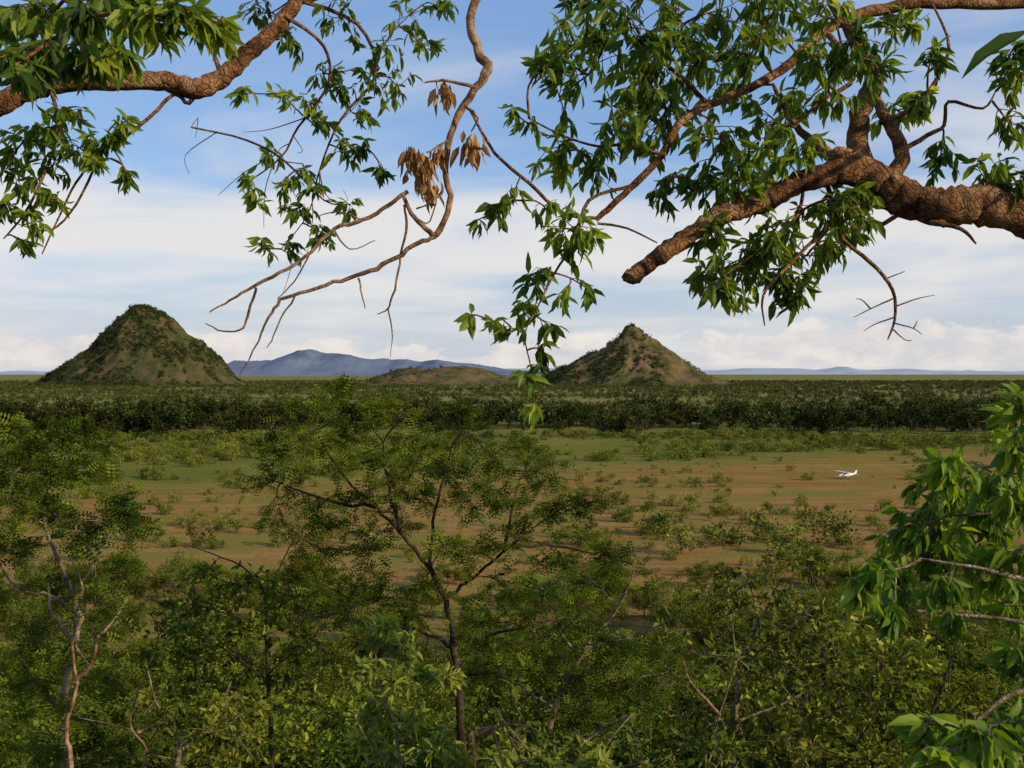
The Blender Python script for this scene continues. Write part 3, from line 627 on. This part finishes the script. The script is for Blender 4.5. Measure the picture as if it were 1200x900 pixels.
wing('tailplane',3.4,.95,.65,1.75,1.72,1.72,.05,M_white,.15)
b=MB();V=[(3.0,.04,1.8),(4.35,.04,1.7),(4.75,.03,3.15),(4.15,.03,3.15),(3.6,.04,2.2)];V2=[(a,-c,z) for a,c,z in V]
b.add(V+V2,[(0,1,4),(5,9,6)],0,smooth=False);b.add(V+V2,[(1,2,3,4),(6,9,8,7),(0,5,6,1),(1,6,7,2),(2,7,8,3),(3,8,9,4),(4,9,5,0)],0,smooth=False);b.build('tail_fin',[M_white],ac)
for s in (1,-1):
    b=MB();b.tube([(-.6,s*.55,1.0),(-.5,s*2.6,2.5)],[.05,.05],6,0,sub=1);b.build('wing_strut',[M_white],ac)
    b=MB();b.tube([(-.1,s*.4,.95),(-.05,s*1.2,.3)],[.05,.04],6,0,sub=1);b.build('main_gear_leg',[M_white],ac)
    b=MB();b.tube([(-.05,s*1.12,.26),(-.05,s*1.32,.26)],[.26,.26],16,0,sub=1);b.build('main_wheel',[M_rub],ac)
b=MB();b.tube([(-3.1,0,1.0),(-3.2,0,.25)],[.05,.05],6,0,sub=1);b.build('nose_gear_leg',[M_grey],ac)
b=MB();b.tube([(-3.2,-.08,.22),(-3.2,.08,.22)],[.22,.22],16,0,sub=1);b.build('nose_wheel',[M_rub],ac)
b=MB();b.tube([(-3.95,0,1.25),(-4.25,0,1.25)],[.16,.03],10,0,sub=1)
for s in (1,-1):b.leaves([(-4.08,0,1.25)],[(0,s*.5,s*.85)],[(1,0,.2)],.95,.18,DIAM,0)
b.build('propeller',[M_grey],ac)
pl=P(993,561,CAMZ*F/(561-437));ac.location=(pl[0],pl[1],.0);ac.rotation_euler=(0,0,math.radians(20));ac.scale=(1.1,1.1,1.1)

# ------------------------------------------------------------------ sky, sun
S=Vector((.88,-.50,.44)).normalized();elev=math.asin(S.z);rot=math.atan2(S.x,S.y)
w=bpy.data.worlds.new('World');scene.world=w;w.use_nodes=True;nt=w.node_tree;N=nt.nodes;L=nt.links;N.clear()
try: w.cycles.sampling_method='NONE'   # a soft sky needs no importance map
except Exception: pass
tc=N.new('ShaderNodeTexCoord');sp=N.new('ShaderNodeSeparateXYZ');L.new(tc.outputs['Generated'],sp.inputs[0])
sky=N.new('ShaderNodeTexSky');sky.sky_type='NISHITA';sky.sun_disc=False;sky.sun_elevation=elev;sky.sun_rotation=rot;sky.air_density=1.0;sky.dust_density=.6;sky.ozone_density=2.0
def M(op,a,b=None,c=None):
    n=N.new('ShaderNodeMath');n.operation=op
    for k,v in enumerate((a,b,c)):
        if v is None:continue
        if isinstance(v,(int,float)):n.inputs[k].default_value=v
        else:L.new(v,n.inputs[k])
    return n.outputs[0]
def SM(v,a,b):
    n=N.new('ShaderNodeMapRange');n.interpolation_type='SMOOTHSTEP';n.inputs[1].default_value=a;n.inputs[2].default_value=b;L.new(v,n.inputs[0]);return n.outputs[0]
z=M('MAXIMUM',sp.outputs[2],0);den=M('ADD',z,.13)
cb=N.new('ShaderNodeCombineXYZ');L.new(M('DIVIDE',sp.outputs[0],den),cb.inputs[0]);L.new(M('DIVIDE',sp.outputs[1],den),cb.inputs[1])
def NZ(scale,detail,rough,vec,dist=0.):
    n=N.new('ShaderNodeTexNoise');n.inputs['Scale'].default_value=scale;n.inputs['Detail'].default_value=detail;n.inputs['Roughness'].default_value=rough;n.inputs['Distortion'].default_value=dist
    L.new(vec,n.inputs['Vector']);return n.outputs[0]
mp=N.new('ShaderNodeMapping');mp.inputs['Scale'].default_value=(.7,1,1);mp.inputs['Rotation'].default_value=(0,0,.35);mp.inputs['Location'].default_value=(1.3,.4,0);L.new(cb.outputs[0],mp.inputs[0])
n1=NZ(1.1,5,.55,mp.outputs[0],.35)
cov=ramp(N,[(0,(.48,)*3),(.06,(.48,)*3),(.11,(.66,)*3),(.15,(.72,)*3),(.185,(.46,)*3),(.25,(.36,)*3),(.36,(.42,)*3),(1,(.4,)*3)]);L.new(z,cov.inputs[0])
cf=SM(M('ADD',n1,cov.outputs[0]),.84,1.22)
# cumulus banks low on the horizon
mp2=N.new('ShaderNodeMapping');mp2.inputs['Scale'].default_value=(10,10,22);mp2.inputs['Location'].default_value=(.7,0,0);L.new(tc.outputs['Generated'],mp2.inputs[0])
n2=NZ(1.9,5,.6,mp2.outputs[0])
n3=NZ(.35,1,.5,mp2.outputs[0])
hgt=M('MULTIPLY_ADD',n3,.09,-.018)
cu=M('MULTIPLY',SM(M('SUBTRACT',M('MULTIPLY_ADD',M('SUBTRACT',n2,.5),.09,hgt),z),-.004,.006),SM(z,.001,.010))
hz=SM(z,.17,.0)
def MX(f,a,b):
    n=N.new('ShaderNodeMix');n.data_type='RGBA'
    if isinstance(f,float):n.inputs[0].default_value=f
    else:L.new(f,n.inputs[0])
    for k,v in ((6,a),(7,b)):
        if isinstance(v,tuple):n.inputs[k].default_value=(*v,1)
        else:L.new(v,n.inputs[k])
    return n.outputs[2]
c=MX(.5,sky.outputs[0],(1.75,3.1,5.9))
c=MX(M('MULTIPLY',hz,.88),c,(4.15,4.45,4.85))
c=MX(M('MULTIPLY',cf,.85),c,(6.0,5.75,5.5))
cuc=MX(SM(n2,.35,.65),(4.6,4.5,4.7),(6.4,5.8,5.3))
c=MX(M('MULTIPLY',cu,.75),c,cuc)
bg=N.new('ShaderNodeBackground');bg.inputs[1].default_value=.14;L.new(c,bg.inputs[0])
o=N.new('ShaderNodeOutputWorld');L.new(bg.outputs[0],o.inputs[0])
sl=bpy.data.lights.new('sun','SUN');sl.energy=5.0;sl.angle=math.radians(.5);sl.color=(1,.77,.45)
so=link(bpy.data.objects.new('sun',sl));so.rotation_euler=S.to_track_quat('Z','Y').to_euler();so.location=(30,-30,90)
scene.view_settings.view_transform='Standard';scene.view_settings.look='None';scene.view_settings.exposure=0
cam=bpy.data.cameras.new('camera');cam.lens=35;cam.sensor_width=36;cam.clip_start=.05;cam.clip_end=150000
co=link(bpy.data.objects.new('camera',cam));co.location=(0,0,CAMZ);co.rotation_euler=(math.radians(90-.64),0,0)
scene.camera=co
